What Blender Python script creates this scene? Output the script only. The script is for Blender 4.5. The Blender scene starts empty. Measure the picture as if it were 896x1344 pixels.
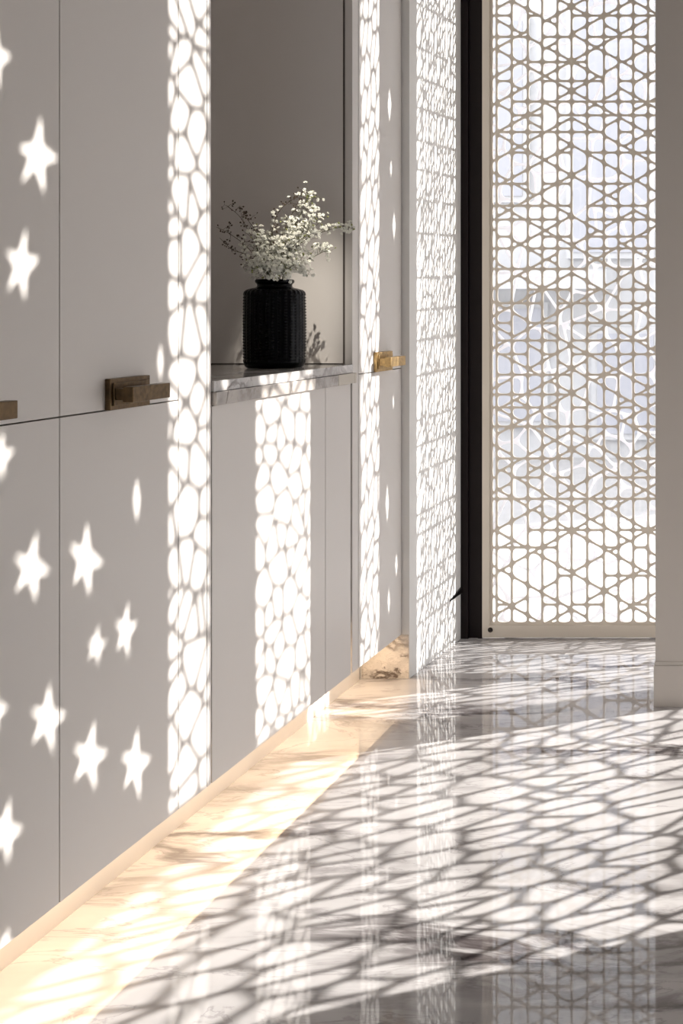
import bpy, bmesh, math, random
from mathutils import Vector, Matrix
from mathutils.geometry import delaunay_2d_cdt
random.seed(7)
PI = math.pi
scene = bpy.context.scene
COL = scene.collection

# ------------------------------------------------------------------ camera
F, PX, PY, CH = 1500.0, 1071.0, 405.0, 1.10
cam_d = bpy.data.cameras.new('camera'); cam = bpy.data.objects.new('camera', cam_d); COL.objects.link(cam)
cam_d.sensor_fit = 'AUTO'; cam_d.sensor_width = 36; cam_d.lens = F/1344*36
cam_d.shift_x = -(PX-448)/1344; cam_d.shift_y = -(672-PY)/1344
cam_d.clip_start = .05
cam.location = (0, 0, CH); cam.rotation_euler = (PI/2, 0, 0)
scene.camera = cam

# main planes of the room (metres)
FX = -1.233            # cabinet fronts
WY = 3.81              # window wall
SX = 0.90              # right-hand wall, plane of the added star panel
CEIL = 3.0
K, E = 0.43, 0.555     # sun travels (-1, -K, -E)
DOOR_Z, SEAM_Z = 0.13, 0.923

def P(x, y, Y):        # point at distance Y that the photo shows at (x, y)
    return Vector(((x-PX)*Y/F, Y, CH-(y-PY)*Y/F))
def wallY(x, X=FX):    # distance along a side plane
    return F*(-X)/(PX-x)

# ------------------------------------------------------------------ materials
def new_mat(name):
    m = bpy.data.materials.new(name); m.use_nodes = True
    nt = m.node_tree; b = nt.nodes['Principled BSDF']
    return m, nt, b
def plain(name, col, rough=.5, metal=0, coat=0, bump=0, bscale=60, spec=.5, var=0):
    m, nt, b = new_mat(name)
    b.inputs['Base Color'].default_value = (*col, 1)
    b.inputs['Roughness'].default_value = rough
    b.inputs['Metallic'].default_value = metal
    b.inputs['Coat Weight'].default_value = coat
    b.inputs['Specular IOR Level'].default_value = spec
    tc = nt.nodes.new('ShaderNodeTexCoord')
    nz = nt.nodes.new('ShaderNodeTexNoise'); nz.inputs['Scale'].default_value = bscale; nz.inputs['Detail'].default_value = 4
    nt.links.new(tc.outputs['Object'], nz.inputs['Vector'])
    if var:
        rp = nt.nodes.new('ShaderNodeValToRGB')
        rp.color_ramp.elements[0].position = .3; rp.color_ramp.elements[1].position = .7
        rp.color_ramp.elements[0].color = (*[c*(1-var) for c in col], 1)
        rp.color_ramp.elements[1].color = (*[min(1, c*(1+var)) for c in col], 1)
        nt.links.new(nz.outputs['Fac'], rp.inputs['Fac']); nt.links.new(rp.outputs['Color'], b.inputs['Base Color'])
    if bump:
        bp = nt.nodes.new('ShaderNodeBump'); bp.inputs['Strength'].default_value = bump; bp.inputs['Distance'].default_value = .002
        nt.links.new(nz.outputs['Fac'], bp.inputs['Height']); nt.links.new(bp.outputs['Normal'], b.inputs['Normal'])
    return m

def marble(name, base, vein, fine, rough, scale=1.0, spec=.5, ramp=(.0, .035, .12), stretch=(1, 1, 1), cloud=.10):
    m, nt, b = new_mat(name); L = nt.links.new; N = nt.nodes.new
    tc = N('ShaderNodeTexCoord'); mp = N('ShaderNodeMapping'); mp.inputs['Scale'].default_value = [s*scale for s in stretch]
    mp.inputs['Rotation'].default_value = (0, 0, .12)
    L(tc.outputs['Object'], mp.inputs['Vector'])
    warp = N('ShaderNodeTexNoise'); warp.inputs['Scale'].default_value = 2.2; warp.inputs['Detail'].default_value = 3
    L(mp.outputs['Vector'], warp.inputs['Vector'])
    sub = N('ShaderNodeVectorMath'); sub.operation = 'SUBTRACT'; sub.inputs[1].default_value = (.5, .5, .5); L(warp.outputs['Color'], sub.inputs[0])
    sc = N('ShaderNodeVectorMath'); sc.operation = 'SCALE'; sc.inputs['Scale'].default_value = .55; L(sub.outputs[0], sc.inputs[0])
    add = N('ShaderNodeVectorMath'); add.operation = 'ADD'; L(mp.outputs['Vector'], add.inputs[0]); L(sc.outputs[0], add.inputs[1])
    def vein_mask(scl, det, r0, r1):
        n = N('ShaderNodeTexNoise'); n.inputs['Scale'].default_value = scl; n.inputs['Detail'].default_value = det; n.inputs['Roughness'].default_value = .6
        L(add.outputs[0], n.inputs['Vector'])
        s = N('ShaderNodeMath'); s.operation = 'SUBTRACT'; s.inputs[1].default_value = .5; L(n.outputs['Fac'], s.inputs[0])
        a = N('ShaderNodeMath'); a.operation = 'ABSOLUTE'; L(s.outputs[0], a.inputs[0])
        mr = N('ShaderNodeMapRange'); mr.interpolation_type = 'SMOOTHSTEP'
        mr.inputs['From Min'].default_value = r0; mr.inputs['From Max'].default_value = r1
        mr.inputs['To Min'].default_value = 1; mr.inputs['To Max'].default_value = 0
        L(a.outputs[0], mr.inputs['Value']); return mr.outputs[0]
    v1 = vein_mask(1.6, 9, ramp[0], ramp[1]); v2 = vein_mask(5.5, 8, 0, .018)
    msk = N('ShaderNodeTexNoise'); msk.inputs['Scale'].default_value = 1.7; msk.inputs['Detail'].default_value = 2; L(mp.outputs['Vector'], msk.inputs['Vector'])
    mm = N('ShaderNodeMapRange'); mm.inputs['From Min'].default_value = .42; mm.inputs['From Max'].default_value = .62; L(msk.outputs['Fac'], mm.inputs['Value'])
    mul = N('ShaderNodeMath'); mul.operation = 'MULTIPLY'; L(v1, mul.inputs[0]); L(mm.outputs[0], mul.inputs[1])
    cl = N('ShaderNodeTexNoise'); cl.inputs['Scale'].default_value = 3.0; cl.inputs['Detail'].default_value = 7; L(add.outputs[0], cl.inputs['Vector'])
    rp = N('ShaderNodeValToRGB'); rp.color_ramp.elements[0].position = .35; rp.color_ramp.elements[1].position = .68
    rp.color_ramp.elements[0].color = (*base, 1); rp.color_ramp.elements[1].color = (*[c*(1-cloud*3) for c in base], 1)
    L(cl.outputs['Fac'], rp.inputs['Fac'])
    m1 = N('ShaderNodeMixRGB'); m1.inputs['Color2'].default_value = (*vein, 1); L(mul.outputs[0], m1.inputs['Fac']); L(rp.outputs['Color'], m1.inputs['Color1'])
    f2 = N('ShaderNodeMath'); f2.operation = 'MULTIPLY'; f2.inputs[1].default_value = .35; L(v2, f2.inputs[0])
    m2 = N('ShaderNodeMixRGB'); m2.inputs['Color2'].default_value = (*fine, 1); L(f2.outputs[0], m2.inputs['Fac']); L(m1.outputs['Color'], m2.inputs['Color1'])
    L(m2.outputs['Color'], b.inputs['Base Color'])
    b.inputs['Roughness'].default_value = rough; b.inputs['Specular IOR Level'].default_value = spec
    return m

M = {}
M['lacquer'] = plain('satin_white_lacquer', (.71, .672, .642), .36, bump=.04, bscale=300, spec=.35)
M['carcass'] = plain('dark_carcass', (.10, .08, .07), .8)
M['plaster'] = plain('white_plaster', (.80, .785, .765), .8, bump=.15, bscale=140, spec=.2)
M['ceil'] = plain('warm_ceiling', (.50, .46, .42), .8)
M['pillar'] = plain('greige_plaster', (.60, .56, .52), .7, bump=.1, bscale=140, spec=.2)
M['floor'] = marble('polished_marble_floor', (.57, .545, .54), (.09, .075, .075), (.17, .15, .15), .022, scale=1.0, spec=.85, ramp=(0, .05), stretch=(.55, 1.7, 1), cloud=.09)
M['plinth'] = marble('plinth_marble', (.72, .66, .60), (.12, .09, .07), (.22, .17, .14), .2, scale=5, ramp=(0, .07), stretch=(1, 1, 2))
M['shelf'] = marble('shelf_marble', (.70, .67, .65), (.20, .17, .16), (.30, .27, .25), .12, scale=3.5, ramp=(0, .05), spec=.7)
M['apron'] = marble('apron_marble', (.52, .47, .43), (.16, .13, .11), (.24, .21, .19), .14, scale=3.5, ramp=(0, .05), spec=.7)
M['kick'] = plain('kick_board', (.86, .80, .72), .5)
M['rail'] = plain('champagne_metal', (.50, .45, .38), .28, metal=.75, bump=.05, bscale=400)
M['bronze'] = plain('aged_bronze', (.115, .072, .034), .45, metal=.75, bump=.25, bscale=90, var=.35)
M['brass'] = plain('brushed_brass', (.48, .32, .14), .38, metal=.8, bump=.2, bscale=120, var=.25)
M['black'] = plain('dark_window_frame', (.012, .008, .008), .5, spec=.12)
M['screen'] = plain('champagne_screen', (.68, .61, .52), .45, metal=.0, bump=.05, bscale=200)
M['lattice_ghost'] = plain('pale_reflection', (.90, .90, .92), .5)  # pale sheet imitating the lattice's reflections in the glass
_nt = M['lattice_ghost'].node_tree; _b = _nt.nodes['Principled BSDF']; _o = _nt.nodes['Material Output']
_t = _nt.nodes.new('ShaderNodeBsdfTranslucent'); _t.inputs['Color'].default_value = (.88, .88, .92, 1); _m = _nt.nodes.new('ShaderNodeMixShader'); _m.inputs[0].default_value = .5
_nt.links.new(_b.outputs[0], _m.inputs[1]); _nt.links.new(_t.outputs[0], _m.inputs[2]); _nt.links.new(_m.outputs[0], _o.inputs['Surface'])
M['vase'] = plain('black_glass', (.001, .001, .002), .07, coat=0, spec=.10)
M['stem'] = plain('dry_stem', (.075, .05, .025), .7, var=.3)
M['stem_green'] = plain('green_stem', (.09, .09, .035), .6, var=.3)
M['petal'] = plain('white_petal', (.93, .92, .84), .6, var=.08)
M['bud'] = plain('dark_bud', (.07, .045, .03), .7, var=.3)
M['calyx'] = plain('green_calyx', (.30, .32, .12), .6)
M['facade'] = plain('pale_render', (.56, .56, .565), .9, bump=.1, var=.03, bscale=3)
M['facade_glass'] = plain('pale_window_glass', (.44, .445, .485), .4)
M['terrace'] = plain('terrace_stone', (.45, .44, .435), .7, var=.05, bscale=8)
M['steel'] = plain('dark_steel', (.03, .025, .025), .3, metal=.8)
M['led_body'] = plain('led_channel', (.8, .75, .68), .4)

def glass_mat():
    m = bpy.data.materials.new('window_glass'); m.use_nodes = True; nt = m.node_tree; nt.nodes.clear()
    o = nt.nodes.new('ShaderNodeOutputMaterial'); mix = nt.nodes.new('ShaderNodeMixShader')
    t = nt.nodes.new('ShaderNodeBsdfTransparent'); g = nt.nodes.new('ShaderNodeBsdfGlossy'); lw = nt.nodes.new('ShaderNodeLayerWeight'); fr = nt.nodes.new('ShaderNodeMath'); fr.operation = 'MULTIPLY_ADD'; fr.inputs[1].default_value = .10; fr.inputs[2].default_value = .03; nt.links.new(lw.outputs['Facing'], fr.inputs[0])
    t.inputs['Color'].default_value = (.96, .965, .975, 1); g.inputs['Roughness'].default_value = .02
    nt.links.new(fr.outputs[0], mix.inputs[0]); nt.links.new(t.outputs[0], mix.inputs[1]); nt.links.new(g.outputs[0], mix.inputs[2])
    nt.links.new(mix.outputs[0], o.inputs[0]); return m
M['glass'] = glass_mat()
def led_mat():
    m, nt, b = new_mat('led_diffuser'); b.inputs['Emission Color'].default_value = (1, .78, .55, 1); b.inputs['Emission Strength'].default_value = 3
    return m
M['led'] = led_mat()

# ------------------------------------------------------------------ helpers
def link_mesh(name, bm, mat, parent=None, smooth=False):
    me = bpy.data.meshes.new(name); bm.to_mesh(me); bm.free()
    if smooth:
        for p in me.polygons: p.use_smooth = True
    me.materials.append(mat)
    o = bpy.data.objects.new(name, me); COL.objects.link(o)
    if parent: o.parent = parent
    return o
def add_box(bm, lo, hi, bev=0):
    lo = Vector(lo); hi = Vector(hi)
    r = bmesh.ops.create_cube(bm, size=1)
    s = hi-lo; c = (hi+lo)/2
    bmesh.ops.scale(bm, vec=s, verts=r['verts']); bmesh.ops.translate(bm, vec=c, verts=r['verts'])
    if bev:
        es = list({e for v in r['verts'] for e in v.link_edges})
        bmesh.ops.bevel(bm, geom=es, offset=bev, segments=2, affect='EDGES', profile=.6)
def box(name, lo, hi, mat, parent=None, bev=0):
    bm = bmesh.new(); 
    if parent is not None:
        off = parent.location
        lo = Vector(lo)-off; hi = Vector(hi)-off
    add_box(bm, lo, hi, bev)
    return link_mesh(name, bm, mat, parent)
def tag(o, label=None, cat=None, group=None, kind=None):
    if label: o['label'] = label
    if cat: o['category'] = cat
    if group: o['group'] = group
    if kind: o['kind'] = kind
    return o
def empty(name, loc, label, cat, group=None):
    o = bpy.data.objects.new(name, None); o.empty_display_size = .05; COL.objects.link(o); o.location = loc
    return tag(o, label, cat, group)
def struct(o): o['kind'] = 'structure'; return o
def prism(name, pts, z0, z1, mat, parent=None):
    bm = bmesh.new(); a = [bm.verts.new((x, y, z0)) for x, y in pts]; b = [bm.verts.new((x, y, z1)) for x, y in pts]
    n = len(pts); bm.faces.new(a[::-1]); bm.faces.new(b)
    for i in range(n): bm.faces.new((a[i], a[(i+1) % n], b[(i+1) % n], b[i]))
    bmesh.ops.recalc_face_normals(bm, faces=bm.faces)
    return link_mesh(name, bm, mat, parent)

# ---------------------------------------------------------------- cut-out panels
def clip(poly, a, b, c):           # keep a*x+b*y <= c
    out = []
    for i in range(len(poly)):
        p, q = poly[i], poly[(i+1) % len(poly)]
        dp, dq = a*p[0]+b*p[1]-c, a*q[0]+b*q[1]-c
        if dp <= 0: out.append(p)
        if (dp < 0 < dq) or (dq < 0 < dp):
            t = dp/(dp-dq); out.append((p[0]+t*(q[0]-p[0]), p[1]+t*(q[1]-p[1])))
    return out
def area(poly):
    return .5*sum(poly[i][0]*poly[(i+1) % len(poly)][1]-poly[(i+1) % len(poly)][0]*poly[i][1] for i in range(len(poly)))
def clean(poly, eps=.0008):
    out = []
    for p in poly:
        if not out or math.dist(p, out[-1]) > eps: out.append(p)
    while len(out) > 1 and math.dist(out[0], out[-1]) <= eps: out.pop()
    return out
def inset(poly, d):
    if area(poly) < 0: poly = poly[::-1]
    res = list(poly)
    for i in range(len(poly)):
        p, q = poly[i], poly[(i+1) % len(poly)]
        L = math.dist(p, q)
        if L < 1e-6: continue
        nx, ny = (q[1]-p[1])/L, -(q[0]-p[0])/L
        res = clip(res, nx, ny, nx*p[0]+ny*p[1]-d)
        if len(res) < 3: return []
    return clean(res)
def fillet(poly, r, seg=3):
    out = []; n = len(poly)
    for i in range(n):
        a, p, b = poly[i-1], poly[i], poly[(i+1) % n]
        la, lb = math.dist(a, p), math.dist(b, p)
        ra, rb = min(r, la*.47), min(r, lb*.47)
        s = (p[0]+(a[0]-p[0])*ra/la, p[1]+(a[1]-p[1])*ra/la); e = (p[0]+(b[0]-p[0])*rb/lb, p[1]+(b[1]-p[1])*rb/lb)
        for k in range(seg+1):
            t = k/seg; out.append(tuple((1-t)**2*s[j]+2*t*(1-t)*p[j]+t*t*e[j] for j in (0, 1)))
    return clean(out, .0003)
def holes_from(cells, bar, r, amin=6e-5):
    hs = []
    for c in cells:
        h = inset(clean(c), bar/2)
        if len(h) >= 3 and abs(area(h)) > amin:
            f = fillet(h, r)
            if len(f) >= 3: hs.append(f)
    return hs
def voronoi(rect, su, sv, seed, jit=.8):
    u0, v0, u1, v1 = rect; rnd = random.Random(seed); pts = {}
    nu, nv = int((u1-u0)/su)+4, int((v1-v0)/sv)+4
    for i in range(nu):
        for j in range(nv):
            pts[i, j] = (u0+(i-1.5+.5*(j % 2)+rnd.uniform(-.5, .5)*jit)*su, v0+(j-1.5+rnd.uniform(-.5, .5)*jit)*sv)
    cells = []
    for (i, j), p in pts.items():
        poly = [(u0, v0), (u1, v0), (u1, v1), (u0, v1)]
        for di in range(-3, 4):
            for dj in range(-3, 4):
                q = pts.get((i+di, j+dj))
                if q is None or (di == 0 and dj == 0): continue
                a, b = q[0]-p[0], q[1]-p[1]
                poly = clip(poly, a, b, (q[0]**2+q[1]**2-p[0]**2-p[1]**2)/2)
                if len(poly) < 3: break
            if len(poly) < 3: break
        if len(poly) >= 3 and abs(area(poly)) > 1e-5: cells.append(poly)
    return cells
def panel(name, rect, holes, thick, mat, frame, parent=None):
    """flat sheet with real cut-outs; frame = (origin, u axis, v axis)"""
    # cut the sheet tile by tile (each tile: its rectangle and the holes inside it), one mesh in the end
    tiles = [(rect, holes)] if holes is not None else rect
    bmj = bmesh.new(); ht = thick/2
    for (u0, v0, u1, v1), hl in tiles:
        vs, es, fs = [], [], []
        for pl in [[(u0, v0), (u1, v0), (u1, v1), (u0, v1)]]+hl:
            if area(pl) < 0: pl = pl[::-1]
            k0 = len(vs); vs += [Vector(p) for p in pl]; es += [(k0+k, k0+(k+1) % len(pl)) for k in range(len(pl))]
            if k0: fs.append(list(range(k0, len(vs))))
        ov, oe, of, _, _, src = delaunay_2d_cdt(vs, es, fs, 0, 1e-6)
        A = [bmj.verts.new((p.x, p.y, ht)) for p in ov]; B = [bmj.verts.new((p.x, p.y, -ht)) for p in ov]
        cnt = {}
        for f, sr in zip(of, src):
            if sr: continue          # inside a hole
            if sum((ov[f[k]].x*ov[f[(k+1) % 3]].y-ov[f[(k+1) % 3]].x*ov[f[k]].y) for k in range(3)) < 0: f = f[::-1]
            bmj.faces.new([A[k] for k in f]); bmj.faces.new([B[k] for k in reversed(f)])
            for k in range(3): cnt[(f[k], f[(k+1) % 3])] = 1
        for (a, b) in cnt:
            if (b, a) not in cnt: bmj.faces.new((A[b], A[a], B[a], B[b]))
        for v in [v for v in bmj.verts if not v.link_faces]: bmj.verts.remove(v)
    me = bpy.data.meshes.new(name); bmj.to_mesh(me); bmj.free()
    o_, ua, va = (Vector(a) for a in frame); na = ua.cross(va)
    mt = Matrix(((ua.x, va.x, na.x, o_.x), (ua.y, va.y, na.y, o_.y), (ua.z, va.z, na.z, o_.z), (0, 0, 0, 1)))
    if parent: mt = Matrix.Translation(-parent.location) @ mt
    me.transform(mt); me.materials.clear(); me.materials.append(mat)
    o = bpy.data.objects.new(name, me); COL.objects.link(o)
    if parent: o.parent = parent
    return o

# ------------------------------------------------------------------ room shell
XL, XR, YB = -1.86, SX, -3.0
struct(box('floor', (XL-.1, YB, -.06), (XR+.1, WY+.12, 0), M['floor']))
struct(box('ceiling', (XL-.1, YB, CEIL), (XR+.1, WY+.12, CEIL+.1), M['ceil']))
struct(box('wall_left', (XL-.1, YB, 0), (XL, WY+.12, CEIL), M['plaster']))
SY0 = 2.44
struct(box('wall_right', (XR, YB, 0), (XR+.1, SY0, CEIL), M['plaster']))
# splayed white wall between the cabinets and the window
struct(prism('wall_far', [(-1.21, 3.40), (-1.184, WY), (XL, WY), (XL, 3.40)], 0, CEIL, M['plaster']))
# pillar on the right with its skirting
struct(box('wall_pillar', (-.445, 3.16, 0), (-.360, 3.31, CEIL), M['pillar'], bev=.001))
bm = bmesh.new(); add_box(bm, (-.449, 3.154, 0), (-.358, 3.314, .114), .001); add_box(bm, (-.447, 3.157, .114), (-.3585, 3.312, .124), .001)
struct(link_mesh('baseboard_right', bm, M['pillar']))
# unseen back wall, opening added behind the camera to let fill light in
bm = bmesh.new()
add_box(bm, (XL, YB-.1, 0), (-1.0, YB, CEIL)); add_box(bm, (.55, YB-.1, 0), (XR, YB, CEIL)); add_box(bm, (-1.0, YB-.1, 1.5), (.55, YB, CEIL))
struct(link_mesh('wall_back', bm, M['plaster']))

# ------------------------------------------------------------------ cabinets
def front(name, y0, y1, z0, z1, parent, g=.0012):
    return box(name, (FX-.02, y0+g, z0+g), (FX, y1-g, z1-g), M['lacquer'], parent, bev=.0007)
def handle(parent, ym, metal):
    """stepped block pull: back plate and a thick finger bar, above the seam"""
    z = .9505; off = parent.parent.location if parent.parent else Vector()
    bm = bmesh.new(); add_box(bm, Vector((FX, ym-.059, z-.0275))-off, Vector((FX+.010, ym+.059, z+.0275))-off, .0015)
    add_box(bm, Vector((FX+.010, ym-.053, z-.020))-off, Vector((FX+.013, ym+.053, z+.020))-off, .001)
    h = link_mesh('handle', bm, metal, parent)
    bm = bmesh.new(); add_box(bm, Vector((FX+.013, ym-.050, z-.010))-off, Vector((FX+.036, ym+.034, z+.010))-off, .001)
    add_box(bm, Vector((FX+.030, ym-.057, z-.0135))-off, Vector((FX+.048, ym+.057, z+.0135))-off, .0015)
    # both blocks belong to the one pull
    me2 = bpy.data.meshes.new('t'); bm.to_mesh(me2); bm.free()
    bb = bmesh.new(); bb.from_mesh(h.data); bb.from_mesh(me2); bb.to_mesh(h.data); bb.free(); bpy.data.meshes.remove(me2)
    return h
def tall_cabinet(y0, y1, label, door=None, ym=None, metal=None, extra=()):
    r = empty('tall_cabinet', (XL+.3, (y0+y1)/2, 0), label, 'cabinet', 'white tall cabinets along the left wall')
    box('body', (XL+.005, y0+.002, .26), (FX-.0215, y1-.002, CEIL-.002), M['carcass'], r)
    d0, d1 = door
    up = front('upper_door', d0, d1, SEAM_Z, CEIL-.01, r); front('lower_door', d0, d1, DOOR_Z, SEAM_Z, r)
    if ym: handle(up, ym, metal)
    for nm, a, b in extra: front(nm, a, b, DOOR_Z, CEIL-.01, r)
    return r
tall_cabinet(.98, 1.42, 'white tall cabinet nearest the viewer, beyond the left picture edge', (.98, 1.42), 1.20, M['bronze'])
tall_cabinet(1.42, 1.863, 'white tall cabinet cut off by the left picture edge, with star-shaped sunspots', (1.42, 1.863), 1.640, M['bronze'])
cb = tall_cabinet(1.863, 2.33, 'white tall cabinet left of the vase niche with the whole bronze pull', (1.863, 2.21), 2.040, M['bronze'],
                  extra=(('filler_panel', 2.21, 2.3135), ('end_panel', 2.3135, 2.33)))
box('side_panel', (-1.72, 2.3285, .955), (FX-.0205, 2.33, CEIL-.003), M['lacquer'], cb)
cd = tall_cabinet(3.03, 3.398, 'narrow white tall cabinet right of the vase niche with a brass pull', (3.079, 3.398), 3.242, M['brass'],
                  extra=(('end_panel', 3.037, 3.078),))
box('side_panel', (-1.72, 3.030, .955), (FX-.0225, 3.0318, CEIL-.003), M['lacquer'], cd)
# low cabinet under the niche
bc = empty('base_cabinet', (XL+.3, 2.68, 0), 'low white cabinet under the marble shelf between the tall cabinets', 'cabinet')
box('body', (XL+.005, 2.333, .26), (FX-.0215, 3.027, .899), M['carcass'], bc)
front('door', 2.332, 2.872, DOOR_Z, .902, bc); front('filler_panel', 2.872, 3.028, DOOR_Z, .902, bc)
box('back_panel', (-1.74, 2.333, .955), (-1.72, 3.027, CEIL-.003), M['lacquer'], bc)
# marble shelf (slab on a metal-edged apron)
sh = empty('marble_shelf', (FX, 2.68, .90), 'veined marble shelf slab spanning the niche under the black vase', 'shelf')
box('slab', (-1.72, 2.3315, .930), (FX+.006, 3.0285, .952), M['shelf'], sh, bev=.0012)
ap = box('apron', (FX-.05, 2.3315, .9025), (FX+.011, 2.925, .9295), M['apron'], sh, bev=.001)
a2 = box('apron', (FX-.05, 2.9265, .9025), (FX+.011, 3.028, .9295), M['rail'], sh, bev=.001); a2['label'] = 'plain champagne metal end piece'
a3 = box('end_cap', (FX+.0005, 3.0285, .9025), (FX+.011, 3.040, .9295), M['rail'], sh, bev=.0008)

# kick board, warm strip light and marble return
struct(box('baseboard_left', (-1.37, .98, 0), (-1.353, 3.385, .258), M['kick']))
led = empty('led_strip', (-1.335, 2.2, .25), 'warm strip light running along the recess under the cabinets', 'light')
box('channel', (-1.348, .99, .2320), (-1.322, 3.38, .2595), M['led_body'], led)
box('diffuser', (-1.344, .99, .2295), (-1.326, 3.38, .2320), M['led'], led)
tag(box('plinth_panel', (-1.352, 3.3985, 0), (-1.212, 3.400, DOOR_Z), M['plinth']), 'veined marble end panel closing the recess at the far cabinet foot', 'marble panel')
ld = bpy.data.lights.new('led_light', 'AREA'); ld.shape = 'RECTANGLE'; ld.size = 2.38; ld.size_y = .040; ld.energy = 3.2; ld.color = (1, .76, .52); ld.normalize = True
lo = bpy.data.objects.new('led_light', ld); COL.objects.link(lo); lo.location = (-1.329, 2.185, .2285); lo.rotation_euler = (0, 0, PI/2)

# ------------------------------------------------------------------ the window, its lattice screen and added screens
FRX0, FRX1 = -1.184, -1.113
w = bmesh.new()
add_box(w, (-1.192, WY-.004, .0), (-1.160, WY+.10, CEIL)); add_box(w, (-1.160, WY+.008, 0), (-1.128, WY+.10, CEIL)); add_box(w, (-1.128, WY+.0, 0), (FRX1-.001, WY+.10, CEIL))
add_box(w, (FRX1-.001, WY+.03, 0), (SX, WY+.10, .012))
struct(link_mesh('window_1', w, M['black']))
tag(box('glass_pane', (FRX1, WY+.075, .013), (SX, WY+.081, CEIL), M['glass']), 'tall clear glass pane behind the carved lattice screen', 'glass pane')

def px(x): return (x-PX)*WY/F
def pz(y): return CH-(y-PY)*WY/F
def lattice_cells(rect, seed=3):
    u0, v0, u1, v1 = rect; rnd = random.Random(seed)
    cells = [[(u0, v0), (u1, v0), (u1, v1), (u0, v1)]]
    vx = [px(v) for v in (651, 671, 692, 711, 731, 749.5, 770, 792, 811, 830.5, 850, 868, 888)]
    hy = [20, 48, 81, 106, 133, 151, 173, 200, 241, 270, 288, 310.5, 326, 353, 380, 398, 424, 447, 465, 492, 518, 535, 560, 602, 627, 655, 696, 719, 756, 794]
    hy = [y-412+10 for y in hy if y-402 < 10] + hy
    dy = [8, 44, 80, 119, 154, 190, 230, 283, 322, 358, 400, 453, 484, 516, 566, 590, 641, 668, 697, 752, 800, 840, 880]
    dy = [y-402 for y in dy if y < 400]+dy
    def split(cells, a, b, c, amin, skip):
        out = []
        for p in cells:
            A, B = clip(p, a, b, c), clip(p, -a, -b, -c)
            if len(A) < 3 or len(B) < 3 or abs(area(A)) < amin or abs(area(B)) < amin or rnd.random() < skip: out.append(p)
            else: out += [A, B]
        return out
    for x in vx: cells = split(cells, 1, 0, x, 1e-5, 0)
    for y in hy: cells = split(cells, 0, 1, pz(y), 3.0e-4, .32)
    m = math.tan(math.radians(29)); xc = px(749.5)
    for y in dy:
        for s in (1, -1):
            cells = split(cells, -s*m, 1, pz(y)-s*m*xc, 3.2e-4, .07)
    return cells
scr = empty('lattice_screen', (px(749), WY, 0), 'tall champagne metal screen cut with a star-and-hexagon lattice in the doorway', 'screen')
RU0, RU1 = FRX1, -.335
cells = lattice_cells((RU0+.030, .050, RU1-.02, CEIL-.04))
hs = holes_from(cells, .0070, .014)
panel('lattice', (RU0, .004, RU1, CEIL), hs, .004, M['screen'], ((0, WY+.006, 0), (1, 0, 0), (0, 0, 1)), scr)
fr = bmesh.new(); L_ = scr.location
for a, b in (((RU0, WY-.004, .004), (RU0+.024, WY+.0038, CEIL)), ((RU0+.024, WY-.004, .004), (RU1, WY+.0038, .044))):
    add_box(fr, Vector(a)-L_, Vector(b)-L_, .001)
link_mesh('frame', fr, M['screen'], scr)
bt = bmesh.new(); c = P(643, 827, WY-.006)-L_
for r_, d_, o_ in ((.0085, .003, 0), (.0050, .006, -.003)):
    k = bmesh.ops.create_cone(bt, cap_ends=True, segments=24, radius1=r_, radius2=r_*.85, depth=d_)
    bmesh.ops.rotate(bt, verts=k['verts'], cent=(0, 0, 0), matrix=Matrix.Rotation(PI/2, 3, 'X')); bmesh.ops.translate(bt, verts=k['verts'], vec=c+Vector((0, o_, 0)))
b_ = link_mesh('bolt', bt, M['steel'], scr); b_['label'] = 'dark round bolt at the lower corner'
# pale lattice sheet standing in for the screen's reflections in the glass
bs = tag(panel('reflected_lattice', (RU0, .004, RU1, CEIL), holes_from(voronoi((RU0+.005, .02, RU1-.005, CEIL-.03), .09, .11, 11, .95), .0085, .02), .002,
      M['lattice_ghost'], ((0, WY+.045, 0), (1, 0, 0), (0, 0, 1))), 'white organic lattice standing in for reflections of the champagne screen in the glass', 'screen')

# dark door-stay wedge on the far wall beside the frame
wd = bmesh.new(); p0, p1 = P(590, 788, 3.711), P(606, 771, WY-.008)
wv = [p0, p1, p1-Vector((0, 0, .018)), p0-Vector((0, 0, .004))]
A = [wd.verts.new(v+Vector((.001, 0, 0))) for v in wv]; B = [wd.verts.new(v-Vector((.02, 0, 0))) for v in wv]
wd.faces.new(A); wd.faces.new(B[::-1])
for i in range(4): wd.faces.new((A[i], B[i], B[(i+1) % 4], A[(i+1) % 4]))
bmesh.ops.recalc_face_normals(wd, faces=wd.faces)
tag(link_mesh('door_stay', wd, M['steel']), 'small black wedge stay fixed low on the white wall beside the dark frame', 'door stay')

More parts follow.
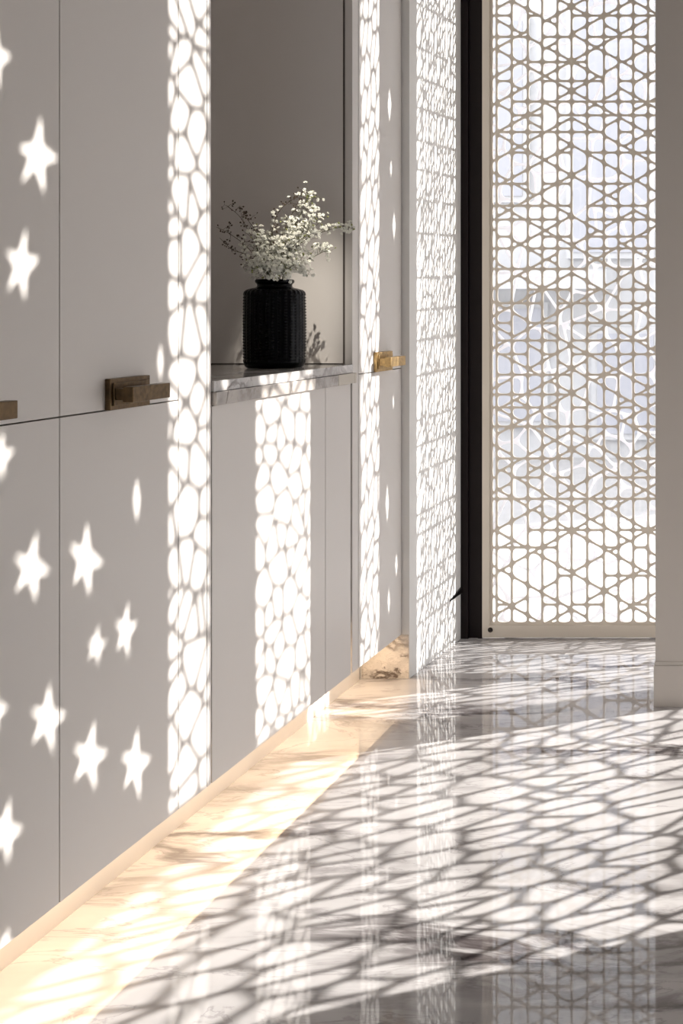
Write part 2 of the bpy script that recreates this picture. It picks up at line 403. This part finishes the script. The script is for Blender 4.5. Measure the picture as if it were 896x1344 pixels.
# ---- added unseen screens, their holes shaped to cast the sun patches
def star(cx, cy, w_, h_, rot=0, pts=5, inner=.37):
    """outline in photo pixels of one star-shaped sunspot"""
    rnd = random.Random(int(cx*13+cy)); out = []
    if pts == 5:       # uneven five-pointed cut: long top and bottom spikes, shorter side arms
        tips = [(.15+rnd.uniform(-.08, .15), -1.06), (1.0, rnd.uniform(-.35, .15)), (.30+rnd.uniform(-.1, .1), 1.06), (-.72+rnd.uniform(-.1, .1), .70), (-.92, rnd.uniform(-.5, -.2))]
        ins = [math.radians(d) for d in (-48, 38, 112, 170, 245)]
        for t, a in zip(tips, ins):
            out.append((cx+w_/2*t[0], cy+h_/2*t[1])); out.append((cx+w_/2*.38*math.cos(a), cy+h_/2*.36*math.sin(a)))
        return out
    for k in range(pts*2):
        a = rot+PI*k/pts; r = 1 if k % 2 == 0 else inner
        if k % 2 == 0 and pts == 5: r *= rnd.uniform(.82, 1.0) if k in (0, 4, 6) else rnd.uniform(.8, .95)
        out.append((cx+w_/2*r*math.sin(a), cy-h_/2*r*math.cos(a)*(1.12 if pts == 5 else 1)))
    return out
def to_cab(pt):
    Y = wallY(pt[0]); return Y, CH-(pt[1]-PY)*Y/F
def on_side(pt):   # cabinet plane -> side screen plane (u=Y, v=z)
    Y, z = to_cab(pt); return Y+K*(SX-FX), z+E*(SX-FX)
def on_front(pt):  # cabinet plane -> window plane (u=X, v=z)
    Y, z = to_cab(pt); dX = (WY-Y)/K; return FX+dX, z+E*dX
stars = [(50, 203, 58, 104, .15), (29, 347, 48, 100, .22), (0, 598, 44, 66, .1), (42, 744, 56, 92, .12), (113, 733, 52, 98, .1),
         (165, 827, 32, 78, .05), (127, 846, 30, 54, .5), (63, 942, 54, 94, .12), (118, 992, 52, 92, .08), (178, 1001, 44, 96, .06),
         (8, 1090, 52, 86, .15), (-8, 930, 44, 80, .2), (-6, 75, 46, 90, .1), (8, 1238, 30, 44, .3)]
sh_h = [fillet([on_side(p) for p in star(*s)], .0050, 3) for s in stars]
for cx, cy, w_, h_ in ((180, 655, 20, 64), (211, 474, 15, 56), (-30, 400, 30, 60)):
    sh_h.append(fillet([on_side(p) for p in star(cx, cy, w_, h_, 0, 2, .45)], .003, 3))
def cY(x): return wallY(x)+K*(SX-FX)
S_TOP = 2.95; BRK = 1.215; DB = 1.318
A0, A1 = cY(220), cY(276.5)
B0, B1 = cY(335), cY(422)
YE = WY-.004
side_tiles = [((SY0, 0, YE, BRK+.004), holes_from(voronoi((2.507, .12, 3.775, BRK), .036, .118, 8, 1.05), .0100, .012)),
    ((SY0, BRK+.004, A0-.002, CEIL), sh_h),
    ((A0-.002, BRK+.004, A1+.002, CEIL), holes_from(voronoi((A0, DB, A1, S_TOP), .034, .135, 5, 1.0), .0112, .016)),
    ((A1+.002, BRK+.004, B0-.002, CEIL), [fillet([on_side(p) for p in star(291, 503, 16, 26, 0, 2, .6)], .003, 3)]),
    ((B0-.002, BRK+.004, YE, CEIL), holes_from(voronoi((B0, DB, B1, .958+E*(SX-FX)), .029, .135, 6, 1.0), .0094, .014))]
tag(panel('star_gobo', side_tiles, None, .006, M['screen'], ((SX+.003, 0, 0), (0, 1, 0), (0, 0, 1))),
    'added unseen panel on the right, cut with stars and lattice to shape the sun patches', 'screen')
C0, C1 = on_front((497, 400))[0], on_front((471, 400))[0]
sl = [[on_front(p) for p in star(cx, cy, w_, h_, 0, 2, .55)] for cx, cy, w_, h_ in
      ((510, 137, 9, 48), (512, 221, 5, 28), (516, 296, 8, 40), (507, 661, 8, 56), (519, 742, 6, 36), (509, 790, 6, 40), (515, 528, 4, 24))]
u0, ua, ub, ue, zt = RU1+.002, C0-.006, C1+.006, SX-.001, .013
ft = [((u0, zt, ua, .62), holes_from(voronoi((u0+.01, .03, ua-.008, .48), .10, .07, 21, .8), .009, .016)),
      ((u0, .62, ua, CEIL), [fillet(h, .003, 3) for h in sl if min(p[1] for p in h) > .63 and max(p[0] for p in h) < ua]),
      ((ua, zt, ub, CEIL), holes_from(voronoi((C0, .03, C1, 2.95), .085, .085, 23, .95), .0125, .016)),
      ((ub, zt, ue, 1.0), holes_from(voronoi((ub+.01, .03, .86, .98), .11, .09, 24, .8), .009, .016)),
      ((ub, 1.0, ue, CEIL), [])]
tag(panel('front_gobo', ft, None, .003, M['screen'], ((0, WY+.006, 0), (1, 0, 0), (0, 0, 1))),
    'added unseen panel beyond the pillar, cut to shape the far sun stripes', 'screen')  # second added light mask: stripe and slivers for the far cabinet

# ------------------------------------------------------------------ vase
VY = 2.865
vb = P(360.5, 0, VY); vpos = Vector((vb.x, VY, .952))
va = empty('vase', vpos, 'black glossy dimpled glass vase standing on the marble shelf', 'vase')
R = .0700
prof = [(0, .003), (.050, .0005), (.060, .0), (.066, .003), (.0695, .010), (.0705, .020)]
nb = 22
for i in range(1, nb*8): prof.append((R+.0012*math.sin(PI*i/(nb*8)), .020+.163*i/(nb*8)))
prof += [(.0700, .184), (.0688, .190), (.064, .1945), (.052, .1985), (.044, .2005), (.0405, .2030), (.0400, .2070), (.0415, .2105), (.0445, .2130), (.0452, .2170), (.0440, .2205), (.0415, .2212), (.0385, .2195), (.0375, .2120), (.0375, .19), (.0375, .05), (0, .045)]
NS = 256; bm = bmesh.new(); rings = []
for (r, z) in prof:
    if r == 0: rings.append([bm.verts.new((0, 0, z))]); continue
    ring = []
    for k in range(NS):
        a = 2*PI*k/NS; rr = r
        if .014 < z < .190 and r > .06:
            env = min(1, (z-.014)/.008, (.190-z)/.006)
            rr += env*.0018*max(0, math.cos(32*a))*(.15+.85*max(0, math.cos(2*PI*(z-.02)/(.163/nb))))
        elif .190 <= z < .2 and r > .045: rr += .0008*math.cos(32*a)
        ring.append(bm.verts.new((rr*math.cos(a), rr*math.sin(a), z)))
    rings.append(ring)
for i in range(len(rings)-1):
    a, b = rings[i], rings[i+1]
    for k in range(NS):
        k2 = (k+1) % NS
        if len(a) == 1: bm.faces.new((a[0], b[k2], b[k]))
        elif len(b) == 1: bm.faces.new((a[k], a[k2], b[0]))
        else: bm.faces.new((a[k], a[k2], b[k2], b[k]))
bmesh.ops.recalc_face_normals(bm, faces=bm.faces)
link_mesh('body', bm, M['vase'], va, smooth=True)

# ------------------------------------------------------------------ sprigs
def blossom_mesh(seed, r=.0047):
    rnd = random.Random(seed); bm = bmesh.new()
    for ring, (n, tilt, rr) in enumerate(((5, .25, 1.0), (5, .8, .8), (4, 1.25, .5))):
        for k in range(n):
            a = 2*PI*(k+ring*.5)/n+rnd.uniform(-.2, .2); t = tilt+rnd.uniform(-.15, .15)
            d = Vector((math.cos(a)*math.cos(t), math.sin(a)*math.cos(t), math.sin(t))); s = Vector((-math.sin(a), math.cos(a), 0)); up = d.cross(s)
            L = r*rr*1.05
            pts = [d*L*.15, d*L*.7+s*L*.38, d*L*1.05+s*L*.22+up*-.1*L, d*L*.93, d*L*1.05-s*L*.22+up*-.1*L, d*L*.7-s*L*.38]
            vs = [bm.verts.new(p+Vector((0, 0, r*.15))) for p in pts]; bm.faces.new(vs)
            v2 = [bm.verts.new(p+Vector((0, 0, r*.15))-up*-.10*L) for p in pts]; bm.faces.new(v2[::-1])
            for q in range(6): bm.faces.new((vs[q], v2[q], v2[(q+1) % 6], vs[(q+1) % 6]))
    k = bmesh.ops.create_icosphere(bm, subdivisions=1, radius=r*.42); bmesh.ops.translate(bm, verts=k['verts'], vec=(0, 0, r*.25))
    me = bpy.data.meshes.new('blossom'); bm.to_mesh(me); bm.free(); me.materials.append(M['petal']); return me
def bud_mesh(seed, mat, r=.0018):
    bm = bmesh.new(); k = bmesh.ops.create_icosphere(bm, subdivisions=1, radius=r); bmesh.ops.scale(bm, vec=(1, 1, 1.5), verts=k['verts'])
    me = bpy.data.meshes.new('bud'); bm.to_mesh(me); bm.free(); me.materials.append(mat); return me
BL = [blossom_mesh(s) for s in range(5)]
BUD = bud_mesh(0, M['bud']); BUDG = bud_mesh(1, M['calyx'], .0022)
def tube(bm, pts, r0, r1, seg=5):
    prev = None
    for i, p in enumerate(pts):
        d = (pts[min(i+1, len(pts)-1)]-pts[max(i-1, 0)]).normalized()
        x = d.orthogonal().normalized(); y = d.cross(x); r = r0+(r1-r0)*i/(len(pts)-1)
        ring = [bm.verts.new(p+(x*math.cos(2*PI*k/seg)+y*math.sin(2*PI*k/seg))*r) for k in range(seg)]
        if prev:
            # match ring start to limit twist
            best = min(range(seg), key=lambda q: (ring[q].co-prev[0].co).length); ring = ring[best:]+ring[:best]
            for k in range(seg): bm.faces.new((prev[k], prev[(k+1) % seg], ring[(k+1) % seg], ring[k]))
        prev = ring
def smooth_path(cps, n=6):
    pts = []
    for i in range(len(cps)-1):
        p0 = cps[max(i-1, 0)]; p1 = cps[i]; p2 = cps[i+1]; p3 = cps[min(i+2, len(cps)-1)]
        for k in range(n):
            t = k/n; pts.append(.5*((2*p1)+(p2-p0)*t+(2*p0-5*p1+4*p2-p3)*t*t+(-p0+3*p1-3*p2+p3)*t**3))
    pts.append(cps[-1]); return pts
def sprig(label, path, spread, nblo, nbud, seed, group=None, dark=False, scale=1.0, start=.45):
    """path: (x, y, depth offset) in the photo; nblo blossoms and nbud buds on side twigs of it"""
    rnd = random.Random(seed)
    base = vpos+Vector((rnd.uniform(-.02, .02), rnd.uniform(-.02, .02), .06))
    cps = [base, vpos+Vector(((path[0][0]-360.5)/524*.5, path[0][2]*.4, .215))]+[P(x, y, VY+d) for x, y, d in path]
    r = empty('flower_sprig', base, label, 'flower', 'dry dark twigs in the vase' if dark else 'white flower sprigs in the vase')
    pts = smooth_path(cps); bm = bmesh.new(); off = r.location
    tube(bm, [p-off for p in pts], .0013, .0005)
    i0 = int(len(pts)*start); tips = []
    items = ['b']*nblo+['u']*nbud; rnd.shuffle(items)
    n_tw = max(4, len(items)//4); node = []
    for k in range(n_tw):
        p = pts[i0+int((len(pts)-1-i0)*(k+.5)/n_tw)]
        v = Vector((rnd.gauss(0, 1), rnd.gauss(0, .8), rnd.gauss(.35, .8))).normalized()*spread*1.5*rnd.uniform(.4, 1.1)
        q = p+v; mid = p+v*.5+Vector((0, 0, spread*.12)); tube(bm, [p-off, mid-off, q-off], .0006, .00035, 4); node.append((p, mid, q))
    for k, it in enumerate(items):
        p, mid, q = node[k % n_tw]; b = rnd.choice((mid, q, q))
        t = b+Vector((rnd.gauss(0, 1), rnd.gauss(0, 1), rnd.gauss(.2, 1)))*spread*.42
        tube(bm, [b-off, (b+t)/2-off+Vector((0, 0, -.001)), t-off], .00035, .0003, 3)
        tips.append((it, t, (t-b)))
    link_mesh('stem', bm, M['stem'] if dark else M['stem_green'], r)
    for it, t, d in tips:
        if it == 'b': o = bpy.data.objects.new('blossom', rnd.choice(BL)); s = scale*rnd.uniform(.7, 1.15)
        else: o = bpy.data.objects.new('bud', BUD if dark else BUDG); s = rnd.uniform(.8, 1.3)
        o.parent = r; o.location = t-off; o.scale = (s, s, s)
        dd = (d.normalized()+Vector((.5, -.6, .4))).normalized()
        o.rotation_mode = 'QUATERNION'; o.rotation_quaternion = dd.to_track_quat('Z', 'Y') @ Matrix.Rotation(rnd.uniform(0, 6.3), 3, 'Z').to_quaternion()
        COL.objects.link(o)
    return r
sprig('tall white-flowered sprig reaching the top of the bouquet in the vase', [(366, 340, 0), (384, 302, .0), (400, 270, .0), (405, 257, 0)], .021, 85, 14, 1)
sprig('white-flowered sprig with dense bright blooms right of the tallest one', [(372, 340, -.02), (392, 312, -.02), (405, 292, -.02), (413, 272, -.02)], .022, 90, 6, 2)
sprig('long white-flowered sprig stretching right past the niche edge', [(372, 345, -.02), (400, 315, -.03), (438, 300, -.04), (466, 298, -.05)], .012, 46, 10, 3, start=.66)
sprig('right-leaning white sprig drooping at mid height', [(375, 350, .02), (405, 340, .03), (426, 330, .03), (434, 333, .03)], .016, 50, 14, 4, start=.5)
sprig('low front white sprig spilling over the vase rim to the right', [(378, 352, -.03), (392, 350, -.05), (400, 358, -.06), (403, 364, -.06)], .014, 50, 4, 5, start=.4)
sprig('bushy white sprig at the centre of the bouquet', [(358, 345, -.03), (356, 325, -.04), (358, 305, -.04)], .026, 96, 6, 6, start=.4)
sprig('bushy white sprig at the centre left of the bouquet', [(348, 350, -.01), (338, 330, -.02), (334, 312, -.02)], .024, 96, 8, 7, start=.4)
sprig('bushy white sprig just above the vase rim', [(356, 357, -.04), (352, 350, -.055), (348, 344, -.06)], .024, 96, 4, 8, start=.35)
sprig('bushy white sprig at the centre right of the bouquet', [(370, 350, -.02), (380, 335, -.03), (386, 318, -.03)], .025, 96, 6, 9, start=.4)
sprig('white sprig at the back of the bouquet under the tallest blooms', [(365, 345, .03), (378, 315, .04), (390, 292, .04)], .022, 80, 8, 10, start=.45)
sprig('white sprig filling the gap between the centre and the right-hand blooms', [(368, 345, -.03), (388, 320, -.045), (408, 305, -.05)], .022, 90, 8, 17, start=.45)
sprig('low white sprig facing the viewer over the left of the vase rim', [(350, 357, -.05), (340, 352, -.06), (334, 345, -.06)], .020, 90, 8, 18, start=.35)
sprig('low white sprig facing the viewer over the right of the vase rim', [(372, 357, -.05), (380, 352, -.06), (388, 344, -.06)], .021, 90, 8, 19, start=.35)
DG = 'dry dark sprigs on the left of the bouquet'
sprig('dry dark twig bending far left with its tip highest', [(345, 345, .0), (332, 315, 0), (315, 285, 0), (297, 270, .0)], .016, 0, 46, 11, dark=True)
sprig('dry dark twig reaching the left edge of the niche', [(343, 350, .02), (325, 325, .02), (303, 308, .02), (284, 298, .02)], .014, 0, 40, 12, dark=True)
sprig('dry dark twig low on the left of the bouquet', [(342, 352, -.02), (322, 334, -.02), (305, 328, -.02), (288, 312, -.02)], .012, 0, 30, 13, dark=True)
sprig('dark bare twig arching up in front of the tall white blooms', [(352, 340, -.04), (358, 300, -.05), (368, 275, -.05), (392, 256, -.05)], .012, 4, 34, 14, dark=True)
sprig('dry dark twig crowning the very top of the bouquet', [(360, 340, .03), (376, 295, .03), (390, 268, .03), (396, 252, .03)], .014, 0, 26, 15, dark=True, start=.7)
sprig('dark curled twig between the left twigs and the white blooms', [(350, 345, .03), (338, 308, .03), (326, 290, .03), (318, 278, .03)], .013, 2, 30, 16, dark=True)

# ------------------------------------------------------------------ outside
struct(box('ground', (-14, WY+.12, -.16), (14, 30, -.10), M['terrace']))
struct(box('terrace_side', (XR+.1, -6, -.16), (14, WY+.12, -.10), M['terrace']))
bd = empty('building', (-2, 9.2, -.1), 'pale building with bluish windows blurred behind the lattice screen', 'building')
def bpart(nm, lo, hi, m): return box(nm, lo, hi, M[m], bd)
bpart('wall', (-9, 9.2, -.1), (5, 12, 5.4), 'facade')
for (x0, x1, z0, z1) in ((-2.75, -2.35, 2.0, 3.4), (-1.95, -1.35, 1.55, 3.7), (-3.6, -3.1, 2.0, 3.4), (-2.6, -2.2, .2, 1.1), (-1.75, -1.3, .1, .9)):
    wn = bpart('window', (x0-.05, 9.14, z0-.05), (x1+.05, 9.2, z1+.05), 'facade'); 
    g = box('pane', (x0, 9.125, z0), (x1, 9.139, z1), M['facade_glass'], bd)
bpart('balcony', (-3.1, 8.7, 1.25), (-1.6, 9.13, 1.40), 'facade')

# ------------------------------------------------------------------ light
sd = bpy.data.lights.new('sun', 'SUN'); sd.energy = 8; sd.angle = math.radians(.40); sd.color = (1, .965, .91)
so = bpy.data.objects.new('sun', sd); COL.objects.link(so); so.location = (4, 6, 5)
so.rotation_euler = Vector((-1, -K, -E)).to_track_quat('-Z', 'Y').to_euler()
wld = bpy.data.worlds.new('world'); scene.world = wld; wld.use_nodes = True
bg = wld.node_tree.nodes['Background']; bg.inputs['Color'].default_value = (.94, .95, .98, 1); bg.inputs['Strength'].default_value = 2.0
# added spotlight with no visible source, brightens the flowers
sp = bpy.data.lights.new('fill_spot', 'SPOT'); sp.energy = 190; sp.color = (1, .93, .82); sp.spot_size = math.radians(9); sp.spot_blend = 1; sp.shadow_soft_size = .01
spo = bpy.data.objects.new('fill_spot', sp); COL.objects.link(spo); spo.location = (-.75, 2.1, 2.9)
spo.rotation_euler = (P(406, 276, VY)-spo.location).to_track_quat('-Z', 'Y').to_euler()

scene.view_settings.view_transform = 'Standard'; scene.view_settings.look = 'None'
scene.view_settings.gamma = 1; scene.view_settings.use_curve_mapping = False
scene.view_settings.exposure = 0.46
